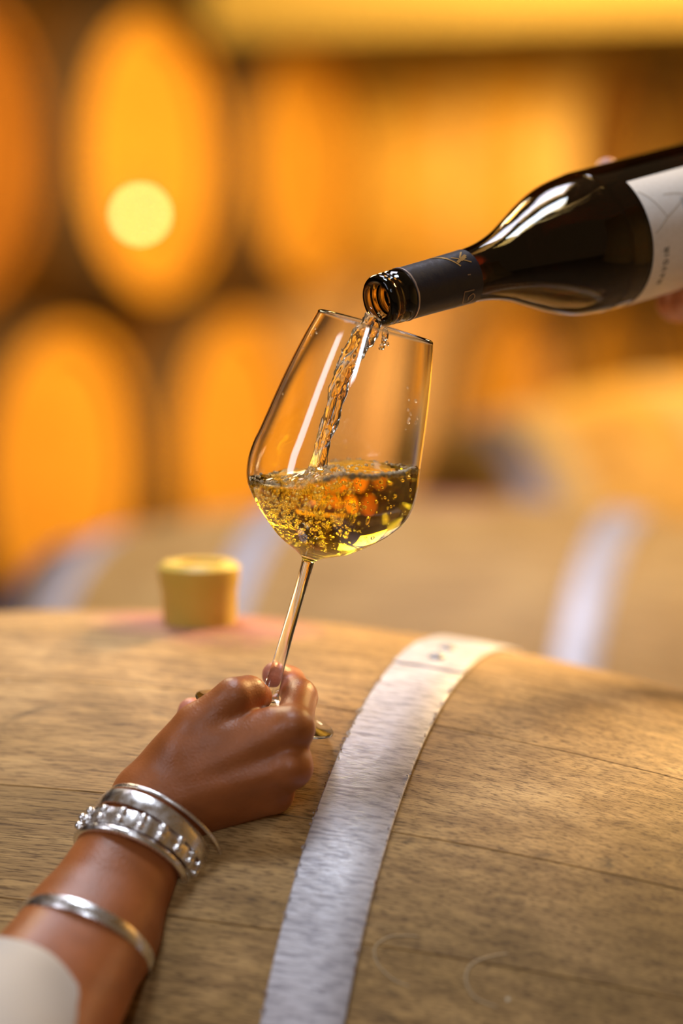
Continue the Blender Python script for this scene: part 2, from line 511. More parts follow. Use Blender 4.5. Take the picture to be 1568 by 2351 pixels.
def barrel1_sa(px, py):
    """barrel coordinates (s, angle) of the front barrel's surface seen at a pixel"""
    d = (P(px, py, 1.0) - Vector((0, 0, CAM_Z)))
    o = Vector((0, 0, CAM_Z)); c = Vector(b1c); ax = Vector((math.cos(YAW), -math.sin(YAW), 0)); ay = Vector((math.sin(YAW), math.cos(YAW), 0))
    t = .8
    while t < 2:
        p = o + d * t - c; s = p.dot(ax); y = p.dot(ay); z = p.z
        if math.hypot(y, z) < rad(s): return s, math.atan2(z, y) % (2 * PI)
        t += .0005
    return 0, PI / 2
def chalk(pxs, w):
    sp = smooth_profile(pxs, 5)
    ribbon_on_barrel([barrel1_sa(x, y) for x, y in sp], w, barrel1)
chalk([(960, 2150), (900, 2150), (862, 2175), (868, 2215), (905, 2250), (940, 2265)], .0012)
chalk([(1165, 2190), (1120, 2198), (1082, 2215), (1070, 2250), (1090, 2290), (1140, 2312)], .0014)

# steel racks that carry the three near barrels
def rack(barrel, zc):
    c = Vector((barrel.location.x, barrel.location.y, 0))
    r = empty('barrel_rack', c, barrel.rotation_euler.z)
    top = zc - math.sqrt((rad(.27)) ** 2 - .17 ** 2) - .004
    for sx in (-.27, .27):
        for sy in (-.17, .17):
            link('rack_post', box(sx - .02, sx + .02, sy - .02, sy + .02, 0, top - .03, .003), M['dark_steel'], r)
        link('cradle_rail', box(sx - .02, sx + .02, -.25, .25, top - .06, top - .03, .003), M['dark_steel'], r)
        for sy in (-.17, .17): link('cradle_block', box(sx - .02, sx + .02, sy - .03, sy + .03, top - .031, top - .004, .003), M['timber_dark'], r)
    for sy in (-.17, .17): link('side_rail', box(-.27, .27, sy - .015, sy + .015, .12, .15, .003), M['dark_steel'], r)
    return r
for b, zc, lb in ((barrel1, b1c[2], 'dark steel rack carrying the nearest oak barrel'), (barrel2, CAM_Z - .643, 'dark steel rack carrying the beige barrel'), (barrel3, CAM_Z - .565, 'dark steel rack carrying the yellow lit barrel')):
    tag(rack(b, zc), lb, 'rack')

# stacked barrels far behind: body, hoops, head
def far_barrel_meshes():
    prof = [(rad(-LB / 2 + LB * i / 18), -LB / 2 + LB * i / 18) for i in range(19)]
    prof = prof + [(rad(LB / 2) - .024, LB / 2), (rad(LB / 2) - .024, LB / 2 - .03)]
    prof = [(rad(LB / 2) - .024, -LB / 2 + .03), (rad(LB / 2) - .024, -LB / 2)] + prof
    vs, fs = lathe(prof, 64)
    body = mesh('stave_body', [(z, y, ZC + x) for x, y, z in vs], fs, sharp=40)
    hs = [mesh_h for mesh_h in (hoop_mesh(sg * s, w, seg=64) for sg in (-1, 1) for s, w in HOOPS)]
    heads = []
    for sg in (-1, 1):
        heads.append(head_board_meshes(sg * (LB / 2 - .03), sg))
    return body, hs, heads
FB = far_barrel_meshes()
for sm in FB[1]: sm.materials.append(M['dark_steel'])
CH = []
for sg in (-1, 1):
    R0, R1, x0 = rad(LB / 2) - .026, rad(LB / 2) + .0005, sg * LB / 2
    vs, fs = loft([[(x0 + sg * q, r_ * math.cos(a), ZC + r_ * math.sin(a)) for a in np.linspace(0, 2 * PI, 65)[:-1]] for q, r_ in ((-.004, R0), (.0006, R0), (.0006, R1), (-.012, R1 + .003), (-.012, R1 - .01))], loop=True)
    m_ = mesh('chime', vs, fs, sharp=40); m_.materials.append(M['oak_head']); CH.append(m_)
NH = Vector((.9025, -.4307, 0)).normalized()      # the way the heads of the stack face
ROW = Vector((.4307, .9025, 0))


def far_barrel(head_xy, zc, label, wood, head, steel='hoop_black'):
    h0 = Vector((head_xy[0], head_xy[1], 0)); c = h0 - NH * (LB / 2 - .03)
    e = empty('barrel', (c.x, c.y, zc - ZC), math.atan2(NH.y, NH.x))
    tag(e, label, 'barrel', 'barrels stacked along the cellar aisle')
    for sg, hb in ((-1, 0), (1, 1)):
        o = link('chime', CH[hb], None, e); o.material_slots[0].link = 'OBJECT'; o.material_slots[0].material = head
    b = link('stave_body', FB[0].copy(), None, e); b.data.materials.clear(); b.data.materials.append(wood)
    for hm in FB[1]:
        o = link('hoop', hm, None, e); o.material_slots[0].link = 'OBJECT'; o.material_slots[0].material = M[steel]
    for side, hb in ((0, FB[2][0]), (1, FB[2][1])):
        for me in hb:
            m2 = me if not me.materials else me
            o = link('head_board', m2, None, e)
            if not m2.materials: m2.materials.append(head)
            o.material_slots[0].link = 'OBJECT'; o.material_slots[0].material = head
    return e


U0 = Vector((-.392, 4.90)); R2 = Vector((ROW.x, ROW.y)) * .702
ZT, ZM, ZB = CAM_Z + .143, CAM_Z - .465, CAM_Z - 1.073
tops = ['dim barrel head cut by the left edge, top row', 'bright orange barrel head with a light spot, top row', 'orange barrel head of the top row, right of the spotlit one']
mids = ['barrel head in the second row, out at the left', 'bright orange barrel head low at the left, second row', 'orange barrel head directly left of the wine glass, second row']
for i, j in enumerate((-1, 0, 1)):
    p = U0 + R2 * j; far_barrel((p.x, p.y), ZT, tops[i], M['oak_body_shade'], M['oak_head'] if i else M['oak_shade'])
    p = U0 + R2 * (j - .5); far_barrel((p.x, p.y), ZM, mids[i], M['oak_body_shade'], M['oak_head'])
    p = U0 + R2 * (j - 1); far_barrel((p.x, p.y), ZB, ['bottom row barrel at the far left of the stack', 'bottom row barrel under the low left head', 'bottom row barrel behind the beige barrel'][i], M['oak_body_shade'], M['oak_head'])
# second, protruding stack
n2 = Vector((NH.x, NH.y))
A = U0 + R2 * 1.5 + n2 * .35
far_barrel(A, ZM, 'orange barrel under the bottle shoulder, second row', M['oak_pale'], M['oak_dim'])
far_barrel(A + R2, ZM, 'orange barrel under the bottle label, second row', M['oak_body_shade'], M['oak_head'])
far_barrel(A + R2 * 2, ZM, 'second row barrel deepest in the aisle', M['oak_body_shade'], M['oak_head'])
far_barrel(A + R2 * .5 + n2 * .13, ZT, 'pale yellow barrel lying above and behind the bottle, head browned to look shaded', M['oak_yellow'], M['oak_shaded_head'], 'hoop_yellow')
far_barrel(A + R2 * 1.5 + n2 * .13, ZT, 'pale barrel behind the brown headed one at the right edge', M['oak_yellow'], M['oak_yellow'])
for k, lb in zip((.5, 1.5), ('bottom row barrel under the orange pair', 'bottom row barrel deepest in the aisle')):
    far_barrel(A + R2 * k, ZB, lb, M['oak_body_shade'], M['oak_head'])
# skids under the bottom row
sk = empty('barrel_skid', (0, 0, 0))
tag(sk, 'long low timber skids under the stacked barrels', 'skid')
for back in (.25, .72):
    a = U0 - R2 * 3 - n2 * back; L = 5.2
    o = link('timber', box(0, L, -.05, .05, 0, ZB - rad(.22) - .002, .004), M['timber_dark'], sk)
    o.location = (a.x, a.y, 0); o.rotation_euler = (0, 0, math.atan2(ROW.y, ROW.x))

# glowing ball added for the highlight on the head; its mount and arm are invented
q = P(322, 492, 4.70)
lp = empty('highlight_spot', q); tag(lp, 'added glowing ball standing in for a highlight on the upper left barrel head', 'highlight')
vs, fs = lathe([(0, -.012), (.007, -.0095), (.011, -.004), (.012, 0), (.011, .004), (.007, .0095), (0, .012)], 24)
link('glow_ball', mesh('glow_ball', vs, fs), M['glow'], lp)
vs, fs = lathe([(0, .010), (.006, .010), (.008, .014), (.008, .030), (.004, .034), (0, .034)], 20)
o = link('ball_mount', mesh('ball_mount', vs, fs, sharp=30), M['dark_steel'], lp); 
vs, fs = loft([[(r_ * math.cos(t), .0 + y_, .030 + z_ + r_ * math.sin(t)) for t in np.linspace(0, 2 * PI, 9)[:-1]] for r_, y_, z_ in ((.003, 0, 0), (.003, .01, .03), (.003, .05, .05), (.003, .12, .05))])
link('arm', mesh('arm', vs, fs), M['dark_steel'], lp)

# slatted timber shelf above the aisle
sh = empty('timber_shelf', (0, 0, 0)); tag(sh, 'pale timber shelf with slatted underside across the top of the view', 'shelf')
fa, fb = P(470, 40, 4.75), P(1750, -8, 4.45)
d = (fb - fa); L = d.length; ang = math.atan2(d.y, d.x)
o = link('front_beam', box(0, L, 0, .05, -.036, .085, .006), M['timber'], sh)
o.location = fa; o.rotation_euler = (0, -math.asin(d.z / L), ang)
base = Vector((fa.x, fa.y, 0)); zs = fa.z - .030
for k in range(8):
    s0 = base + Vector((d.x, d.y, 0)).normalized() * (.02 + k * .205) + Vector((0, .05, 0))
    o = link('slat', box(0, 1.15, -.038, .038, 0, .022, .003), M['timber'], sh)
    o.location = (s0.x, s0.y, zs + .0 + d.z / L * k * .205); o.rotation_euler = (0, 0, math.atan2(ROW.y, ROW.x))
o = link('deck', box(0, L, .05, 1.1, .0, .02), M['timber_dark'], sh); o.location = (fa.x, fa.y, zs + .115); o.rotation_euler = (0, -math.asin(d.z / L), ang)
for yy in (.52, 1.0):
    o = link('joist', box(0, L, yy, yy + .05, -.004, .09, .003), M['timber_dark'], sh); o.location = (fa.x + yy * .25, fa.y, zs + .026); o.rotation_euler = (0, -math.asin(d.z / L), ang)
pp = P(1720, 60, 4.45)
link('post', box(pp.x, pp.x + .09, pp.y + .06, pp.y + .15, 0, pp.z, .005), M['timber_dark'], sh)
link('post', box(pp.x + .3, pp.x + .39, pp.y + .9, pp.y + .99, 0, pp.z, .005), M['timber_dark'], sh)

# ------------------------------------------------------------------ wine glass
GB = P(606, 1643, 1.30)
top_c = P(863, 747, 1.30)
gax = (top_c - GB).normalized()
gq = Vector((0, 0, 1)).rotation_difference(gax)
glass = empty('wine_glass', GB); glass.rotation_mode = 'QUATERNION'; glass.rotation_quaternion = gq
tag(glass, 'clear tulip wine glass tilted in the hand, half full of white wine', 'wine glass')
mm = .001
S = (top_c - GB).length / .2150
outer_b = [(3.3, 84), (3.9, 87), (7.5, 89.6), (19.5, 95.6), (32.5, 106.3), (38.6, 113), (43.3, 120), (45.3, 129), (45.0, 139), (43.3, 149), (39.2, 177), (34.8, 200), (31.2, 214.6)]
ob = smooth_profile(outer_b, 8)
ob = [(r * S * mm, z * S * mm) for r, z in ob]
# wall normals -> inner surface
def offset(prof, t):
    out = []
    for i, (r, z) in enumerate(prof):
        a = prof[max(i - 1, 0)]; b = prof[min(i + 1, len(prof) - 1)]
        dr, dz = b[0] - a[0], b[1] - a[1]; l = math.hypot(dr, dz)
        out.append((r - dz / l * t, z + dr / l * t))
    return out
th = .0010
i0 = next(i for i, p in enumerate(ob) if p[0] > .013)
inner = offset(ob, th)[i0:]
zb = inner[0][1]
cup = [(0, zb - .0028), (.004, zb - .0026), (.009, zb - .0014)]
inner = cup + inner
rim_o, rim_i = ob[-1], inner[-1]
rim_mid = ((rim_o[0] + rim_i[0]) / 2, rim_o[1] + .0005)
foot = [(0, 0), (.030, 0), (.0375, .0002), (.0382, .0008), (.0378, .0016), (.030, .0022), (.018, .0036), (.009, .0062), (.0055, .0105), (.0040, .020), (.0034, .040), (.0032, .062), (.0032, .078)]
foot = [(r * S, z * S) for r, z in foot]
fsm = foot[:4] + smooth_profile(foot[4:], 5)
prof = fsm + [p for p in ob if p[1] > foot[-1][1] + .001] + [rim_mid] + list(reversed(inner))
vs, fs = lathe(prof, 160)
gm = mesh('glass_body', vs, fs)
gobj = link('glass_body', gm, M['glass'], glass)

# wine: fills the bowl up to a level, sloshing surface
inn = [(max(r + .00035, 0), z - .00035 if r > .02 else z - .0004) for r, z in inner]
inn[0] = (0, inn[0][1])
rr = np.array([p[0] for p in inn]); zz = np.array([p[1] for p in inn])
Rg = gq.to_matrix()
level = P(770, 1083, 1.30).z
def wave(wx, wy):
    """height of the sloshing surface; wx, wy metres from the bowl's centre line"""
    v = .0040 * (wx / .045) + .0018 * math.sin(wx * 95 + 1.0) + .0022 * noise.noise(Vector((wx * 60, wy * 60, 1.3))) + .0010 * noise.noise(Vector((wx * 170, wy * 170, 4.0)))
    v += -.0022 * math.exp(-((wx - .012) ** 2 + (wy + .02) ** 2) / .0004)
    v += .0030 * math.exp(-((wx + .012) ** 2 + (wy) ** 2) / .00016)
    return v
cx0 = P(765, 1083, 1.30).x
SEG = 160
def world(lx, ly, lz): return GB + Rg @ Vector((lx, ly, lz))
vs, fs = [], []
htop = []
for k in range(SEG):
    a = 2 * PI * k / SEG
    lo, hi = zz[0], zz[-1]
    for _ in range(40):
        m_ = (lo + hi) / 2; r_ = float(np.interp(m_, zz, rr)); w_ = world(r_ * math.cos(a), r_ * math.sin(a), m_)
        if w_.z < level + wave(w_.x - cx0, w_.y - 1.30): lo = m_
        else: hi = m_
    htop.append(lo)
NR = 40
for i in range(NR + 1):
    t = (i / NR)
    for k in range(SEG):
        a = 2 * PI * k / SEG
        z_ = zz[0] + (htop[k] - zz[0]) * t ** 1.6; r_ = float(np.interp(z_, zz, rr))
        vs.append((r_ * math.cos(a), r_ * math.sin(a), z_))
NT_ = 46
gz = Rg.transposed()
for i in range(1, NT_ + 1):
    f = 1 - i / NT_
    for k in range(SEG):
        a = 2 * PI * k / SEG; r_ = float(np.interp(htop[k], zz, rr))
        lx, ly = r_ * math.cos(a) * max(f, .0), r_ * math.sin(a) * max(f, .0)
        lz = htop[k]
        for _ in range(6):
            w_ = world(lx, ly, lz); e_ = level + wave(w_.x - cx0, w_.y - 1.30) - w_.z
            lz += e_ / Rg[2][2]
        vs.append((lx, ly, lz + .0012 * math.exp(-(1 - f) * 60)))
n_rings = NR + 1 + NT_
for i in range(n_rings - 1):
    for k in range(SEG):
        k2 = (k + 1) % SEG; fs.append((i * SEG + k, i * SEG + k2, (i + 1) * SEG + k2, (i + 1) * SEG + k))
me = bpy.data.meshes.new('wine'); me.from_pydata([tuple(v) for v in vs], [], fs)
bm = bmesh.new(); bm.from_mesh(me); bmesh.ops.remove_doubles(bm, verts=bm.verts, dist=1e-6)
bmesh.ops.recalc_face_normals(bm, faces=bm.faces); bm.to_mesh(me); bm.free()
me.polygons.foreach_set('use_smooth', [True] * len(me.polygons))
wine = link('wine', me, M['wine'])
wine.matrix_world = Matrix.Translation(GB) @ gq.to_matrix().to_4x4()
tag(wine, 'golden white wine sloshing in the tilted glass', 'wine')


def ico(sub):
    bm = bmesh.new(); bmesh.ops.create_icosphere(bm, subdivisions=sub, radius=1)
    v = [tuple(x.co) for x in bm.verts]; f = [tuple(l.index for l in x.verts) for x in bm.faces]; bm.free(); return v, f
IV, IF = ico(2); IVa = np.array(IV)
def spheres(name, items, mat, parent, label=None):
    vs, fs = [], []
    for c, r, sq in items:
        k = len(vs); R_ = np.array([r, r, r * sq])
        vs += [tuple(x) for x in (IVa * R_ + np.array(c))]; fs += [tuple(k + i for i in f) for f in IF]
    me = bpy.data.meshes.new(name); me.from_pydata(vs, [], fs); me.polygons.foreach_set('use_smooth', [True] * len(me.polygons))
    o = link(name, me, mat, parent); o['kind'] = 'stuff'
    if label: o['label'] = label
    return o
def inside(lx, ly, lz, marg):
    r_ = float(np.interp(lz, zz, rr)) - th * 1.5
    if math.hypot(lx, ly) > r_ - marg or lz < zz[0] + .004: return False
    w_ = world(lx, ly, lz); return w_.z < level + wave(w_.x - cx0, w_.y - 1.30) - marg
inv = Matrix(Rg).transposed()
def to_local(w): return inv @ (w - GB)
items = []; tries = 0
while len(items) < 1250 and tries < 90000:
    tries += 1
    if random.random() < .78:      # turbulent plume under the stream, left half
        w_ = Vector((cx0 + random.gauss(-.017, .014), 1.30 + random.gauss(-.006, .016), level - abs(random.gauss(0, .018))))
    else:
        w_ = Vector((cx0 + random.uniform(-.045, .035), 1.30 + random.uniform(-.04, .04), level - random.uniform(.0, .036)))
    l_ = to_local(w_); r_ = random.choice((.00025, .0003, .0004, .0005, .0007, .0010))
    if inside(l_.x, l_.y, l_.z, r_ + .0003): items.append(((l_.x, l_.y, l_.z), r_, random.uniform(.8, 1.1)))
spheres('bubble', items, M['bubble'], wine, 'tiny air bubbles rising in the wine')
# foam along the front waterline and around the stream
items = []
for i in range(560):
    k = random.randrange(SEG); a = 2 * PI * k / SEG
    rad_ = float(np.interp(htop[k], zz, rr)) - th * 1.4
    w_ = world(rad_ * math.cos(a), rad_ * math.sin(a), htop[k])
    if w_.y > 1.30 and random.random() < .6: continue
    if w_.x < cx0 - .01 and random.random() < .5: continue
    r_ = random.choice((.0004, .0006, .0008, .0010))
    f = 1 - abs(random.gauss(0, .05)) - r_ / rad_
    lx, ly, lz = rad_ * f * math.cos(a), rad_ * f * math.sin(a), htop[k]
    for _ in range(5):
        w_ = world(lx, ly, lz); lz += (level + wave(w_.x - cx0, w_.y - 1.30) - w_.z) / Rg[2][2]
    items.append(((lx, ly, lz + r_ * random.uniform(-.3, .9)), r_, 1.0))
for i in range(520):        # dense foam rope against the front right wall
    a = random.uniform(-1.75, .15); k = int(a / (2 * PI) * SEG) % SEG; a = 2 * PI * (k + random.random()) / SEG
    rad_ = float(np.interp(htop[k], zz, rr)) - th * 1.3; r_ = random.choice((.0004, .0005, .0007, .0009)); f = 1 - r_ / rad_ - abs(random.gauss(0, .02))
    lx, ly, lz = rad_ * f * math.cos(a), rad_ * f * math.sin(a), htop[k]
    for _ in range(5):
        w_ = world(lx, ly, lz); lz += (level + wave(w_.x - cx0, w_.y - 1.30) - w_.z) / Rg[2][2]
    items.append(((lx, ly, lz + random.uniform(-.0016, .0010)), r_, 1.0))
for i in range(160):
    w_ = Vector((cx0 + random.gauss(-.010, .012), 1.30 + random.gauss(-.006, .012), 0)); w_.z = level + wave(w_.x - cx0, w_.y - 1.30)
    l_ = to_local(w_)
    if math.hypot(l_.x, l_.y) < .038: items.append(((l_.x, l_.y, l_.z), random.choice((.0005, .0008, .0012)), 1.0))
spheres('foam', items, M['foam'], wine, 'ring of pale foam bubbles on the wine surface')
# droplets clinging to the glass inside, right
items = []
for (px, py, r_) in ((937, 918, .5), (952, 921, .8), (935, 940, .6), (941, 950, .7), (938, 960, .6), (936, 968, .9), (934, 890, .5), (956, 960, .6), (953, 970, .5), (930, 985, .4), (575 + 76, 905, .5), (560 + 140, 780, .5), (715, 770, .4), (728, 765, .5), (725, 755, .5), (698, 800, .4)):
    for it in range(60):
        Yt = 1.262 + it * .0006
        l_ = to_local(P(px, py, Yt)); R_ = float(np.interp(l_.z, zz, rr)) - th
        if math.hypot(l_.x, l_.y) < R_:
            items.append(((l_.x, l_.y, l_.z), r_ * .001, 1.2)); break
spheres('droplet', items, M['stream'], glass, 'small droplets clinging inside the glass')

# ------------------------------------------------------------------ bottle
MB_ = P(866, 692, 1.300); LBc = P(1450, 527, 1.412)
bax = (LBc - MB_).normalized()
toc = (Vector((0, 0, CAM_Z)) - (MB_ + LBc) / 2); e1 = (toc - bax * toc.dot(bax)).normalized(); e2 = e1.cross(bax).normalized()
if e2.z < 0: e2 = -e2
bottle = empty('wine_bottle', (0, 0, 0))
bottle.matrix_world = Matrix.Translation(MB_) @ Matrix((e1, e2, bax)).transposed().to_4x4() if e1.cross(e2).dot(bax) > 0 else Matrix.Translation(MB_) @ Matrix((e1, e2, bax)).transposed().to_4x4()
bm_w = Matrix.Translation(MB_) @ Matrix((e1, e2, bax)).transposed().to_4x4()
bottle_dir = bax
# e1 x e2 may be left-handed with bax: use a right-handed frame (e1, e3, bax) where +e3 is e2 or its opposite
e3 = bax.cross(e1).normalized(); UPS = 1 if e3.dot(e2) > 0 else -1
bottle.matrix_world = Matrix.Translation(MB_) @ Matrix((e1, e3, bax)).transposed().to_4x4()
tag(bottle, 'dark wine bottle with cream label tipped to pour into the glass', 'bottle')
bo = [(13.2, .6), (13.9, 1.6), (14.2, 3.0), (14.1, 4.6), (13.5, 5.2), (13.5, 5.8), (14.2, 6.4), (14.2, 7.4), (13.6, 8.2), (13.7, 9.0), (14.4, 10.0), (14.5, 15.5), (14.1, 16.6), (14.2, 30)]
body = [(14.2, 30), (14.5, 48), (14.9, 64), (16.6, 78), (20.6, 92), (26.8, 106), (33.2, 120), (38.0, 134), (40.4, 150), (41.0, 168), (41.0, 285)]
bsm = smooth_profile(body, 6)
inside_b = [(8.9, 20), (9.2, 48), (9.8, 64), (12.2, 78), (16.6, 92), (23, 106), (29.6, 120), (34.6, 134), (37.2, 150), (37.8, 168), (37.8, 280)]
ism = smooth_profile(inside_b, 6)
prof = [(9.3, .6), (11.5, 0.0), (12.6, .15)] + bo[:-1] + bsm + [(40, 292), (36, 296), (26, 294), (0, 282)]
inn_p = [(0, 275), (30, 281), (36, 282)] + list(reversed(ism)) + [(8.9, 6)]
full = [(r * mm, z * mm) for r, z in (prof + inn_p)]
vs, fs = lathe(full, 112, close=False)
# close mouth: last ring (inner, z=6) to first ring (9.3, .6)
seg = 112
first = list(range(0, seg)); last = list(range(len(vs) - seg, len(vs)))
fs += [(last[k], last[(k + 1) % seg], first[(k + 1) % seg], first[k]) for k in range(seg)]
me = mesh('bottle_body', vs, fs)
link('bottle_glass', me, M['bottle'], bottle)
Brot = Matrix((e1, e3, bax)).transposed()
def bworld(x, y, z): return MB_ + Brot @ Vector((x, y, z))
# wine inside the bottle below a level surface
lev = bworld(0, 0, .001).z + .0075 
iz = np.array([p[1] for p in ism]) * mm; ir = np.array([p[0] for p in ism]) * mm + .0003
rings = []
for z_ in np.linspace(.012, .2797, 90):
    r_ = float(np.interp(z_, iz, ir))
    ups = e3.z * UPS; nrm = math.hypot(e1.z, e3.z)
    ux, uy = e1.z / nrm, e3.z / nrm
    hc = MB_.z + bax.z * z_
    cut = max(min((lev + (z_ * .55) * 0 + max(0, (z_ - .02)) * .40 - hc) / nrm, r_ * .995), -r_ * .97)
    pts = []
    for k in range(48):
        a = 2 * PI * k / 48; x, y = r_ * math.cos(a), r_ * math.sin(a)
        dd = x * ux + y * uy
        if dd > cut: x -= ux * (dd - cut); y -= uy * (dd - cut)
        pts.append((x, y, z_))
    rings.append(pts)
wb_o = link('wine_in_bottle', mesh('wine_in_bottle', *loft(rings), sharp=40), M['bottle_wine'])
wb_o.matrix_world = bottle.matrix_world.copy()
tag(wb_o, 'wine lying inside the dark tipped bottle', 'wine')

def bprof(z): return float(np.interp(z, [p[1] * mm for p in (bo[:-1] + bsm)], [p[0] * mm for p in (bo[:-1] + bsm)]))
def bsurf(z, phi, off): # phi: 0 towards camera, + upwards
    r_ = bprof(z) + off; return (r_ * math.cos(phi), UPS * r_ * math.sin(phi), z)
# foil capsule
rings = []
zr = np.linspace(.0172, .0625, 24)
for z_ in zr: rings.append([bsurf(z_, 2 * PI * k / 96, .00035 + .00012 * noise.noise(Vector((z_ * 300, math.cos(2 * PI * k / 96) * 3, math.sin(2 * PI * k / 96) * 3)))) for k in range(96)])
for z_ in zr[::-1]: rings.append([bsurf(z_, 2 * PI * k / 96, .00004) for k in range(96)])
tag(link('foil_capsule', mesh('foil', *loft(rings, loop=True), sharp=50), M['foil'], bottle), 'black foil sleeve round the bottle neck')
# bright torn lip of the foil
rings = []
for k in range(120):
    a = 2 * PI * k / 120; w = .0006 + .0004 * noise.noise(Vector((math.cos(a) * 4, math.sin(a) * 4, 0)))
    rings.append([bsurf(.0172 - .0003, a, .00003), bsurf(.0172 - .0003, a, .0007), bsurf(.0172 + w, a, .0007), bsurf(.0172 + w, a, .0002)])
M['foil_edge'] = NT('foil_edge').set(Base_Color=(.62, .52, .48), Metallic=.8, Roughness=.3).m
link('foil_edge', mesh('foil_edge', *loft(rings, loop=True), sharp=50), M['foil_edge'], bottle)
# label
def patch(z0, z1, p0, p1, off, nz=24, npp=48, name='label', mat='label', parent=None, z_fn=None):
    outer, inn_ = [], []
    vs, fs = [], []
    for L_, o_ in ((0, off), (1, off - .00012)):
        for i in range(nz + 1):
            for j in range(npp + 1):
                vs.append(bsurf(z0 + (z1 - z0) * i / nz, p0 + (p1 - p0) * j / npp, o_))
    N = (nz + 1) * (npp + 1); I = lambda i, j: i * (npp + 1) + j
    for i in range(nz):
        for j in range(npp):
            fs.append((I(i, j), I(i + 1, j), I(i + 1, j + 1), I(i, j + 1))); fs.append((N + I(i, j), N + I(i, j + 1), N + I(i + 1, j + 1), N + I(i + 1, j)))
    for i in range(nz):
        for j in (0, npp): fs.append((I(i, j), I(i + 1, j), N + I(i + 1, j), N + I(i, j)))
    for j in range(npp):
        for i in (0, nz): fs.append((I(i, j), I(i, j + 1), N + I(i, j + 1), N + I(i, j)))
    return link(name, mesh(name, vs, fs, sharp=50), M[mat], parent or bottle)
D2 = PI / 180
LZ = .1670
lab = patch(LZ, .272, -128 * D2, 40 * D2, .00030)
lab['label'] = 'cream paper label wrapped round the bottle'
def stroke(pts, w, off, mat, name, parent):
    """flat line on the bottle: pts of (z, phi)"""
    vs, fs = [], []
    for i, (z_, p_) in enumerate(pts):
        z1, p1 = pts[min(i + 1, len(pts) - 1)]; z0, p0 = pts[max(i - 1, 0)]; r_ = bprof(z_)
        dz, dt = z1 - z0, (p1 - p0) * r_; l = math.hypot(dz, dt) or 1; nz, nt = -dt / l, dz / l
        for q in (-1, 1):
            for o_ in (off, off - .0001): vs.append(bsurf(z_ + q * nz * w / 2, p_ + q * nt * w / 2 / r_, o_))
    for i in range(len(pts) - 1):
        a = i * 4; b = a + 4
        for (u, v) in ((0, 2), (2, 3), (3, 1), (1, 0)): fs.append((a + u, a + v, b + v, b + u))
    return link(name, mesh(name, vs, fs, sharp=50), M[mat], parent)
def sline(z0, p0, z1, p1, n=8, bend=0): return [(z0 + (z1 - z0) * t, (p0 + (p1 - p0) * t + bend * math.sin(PI * t)) * D2) for t in np.linspace(0, 1, n)]
o_ = .00042
for pts in (sline(LZ + .002, 28, LZ + .014, 2, 10, 3), sline(LZ + .014, 2, LZ + .05, 30, 10, -2), sline(LZ + .014, 2, LZ + .003, -8, 6), sline(LZ + .018, 20, LZ + .045, 5, 8, 4)):
    stroke(pts, .0006, o_, 'drawing', 'label_drawing', lab)
wp = patch(LZ + .028, LZ + .06, -2 * D2, 14 * D2, .00036, 8, 10, 'label_wash', 'wash', lab)
# printed word running round the label: letter tops towards the neck
LET = {'R': [[(0, 0), (0, 1)], [(0, 1), (.55, .95), (.6, .75), (.5, .55), (0, .5)], [(.3, .5), (.65, 0)]], 'I': [[(.2, 0), (.2, 1)]], 'D': [[(0, 0), (0, 1)], [(0, 1), (.45, .9), (.65, .5), (.45, .1), (0, 0)]],
       'V': [[(0, 1), (.33, 0), (.66, 1)]], 'A': [[(0, 0), (.33, 1), (.66, 0)], [(.15, .35), (.5, .35)]], 'N': [[(0, 0), (0, 1), (.62, 0), (.62, 1)]]}
hgt = .0038; z_l = LZ + .0085; phi_c = -54 * D2
for chh in 'NAVDIR':
    for st_ in LET[chh]:
        pts = []
        for a_, b_ in zip(st_[:-1], st_[1:]):
            for t in np.linspace(0, 1, 4)[(1 if pts else 0):]:
                x_, y_ = a_[0] + (b_[0] - a_[0]) * t, a_[1] + (b_[1] - a_[1]) * t
                pts.append((z_l + (1 - y_) * hgt, phi_c + x_ * hgt / .041))
        stroke(pts, .0007, o_, 'ink', 'printed_letter', lab)
    phi_c += (.95 if chh != 'I' else .6) * hgt / .041 * 1.25
# gilt emblem on the foil: a long-winged mark like a star, and a D-shaped outline
foil_o = [o for o in bottle.children if o.name.startswith('foil_capsule')][0]
oo = .00062
for pts, w in ((sline(.040, 80, .0505, 24, 12, 5), .0010), (sline(.0490, 52, .0585, 26, 8), .0008), (sline(.0585, 48, .0500, 34, 6), .0016), (sline(.0585, 62, .0535, 44, 6), .0009), (sline(.0440, 66, .0470, 52, 6), .0007), (sline(.0575, 44, .0530, 38, 5), .0020)):
    stroke(pts, w, oo, 'gold', 'gilt_emblem', foil_o)
dpts = [(.0490, -34), (.0495, -52), (.0510, -66), (.0545, -70), (.0570, -62), (.0575, -50), (.0555, -42), (.0530, -48), (.0535, -58)]
stroke([(a, b * D2) for a, b in smooth_profile(dpts, 4)], .0006, oo, 'dull_gold', 'gilt_outline', foil_o)
stroke([(a, b * D2) for a, b in smooth_profile([(.0490, -32), (.0560, -33)], 6)], .0007, oo, 'dull_gold', 'gilt_outline', foil_o)
stroke(sline(.0525, 2, .0545, 1, 3), .0006, oo, 'dull_gold', 'gilt_outline', foil_o)

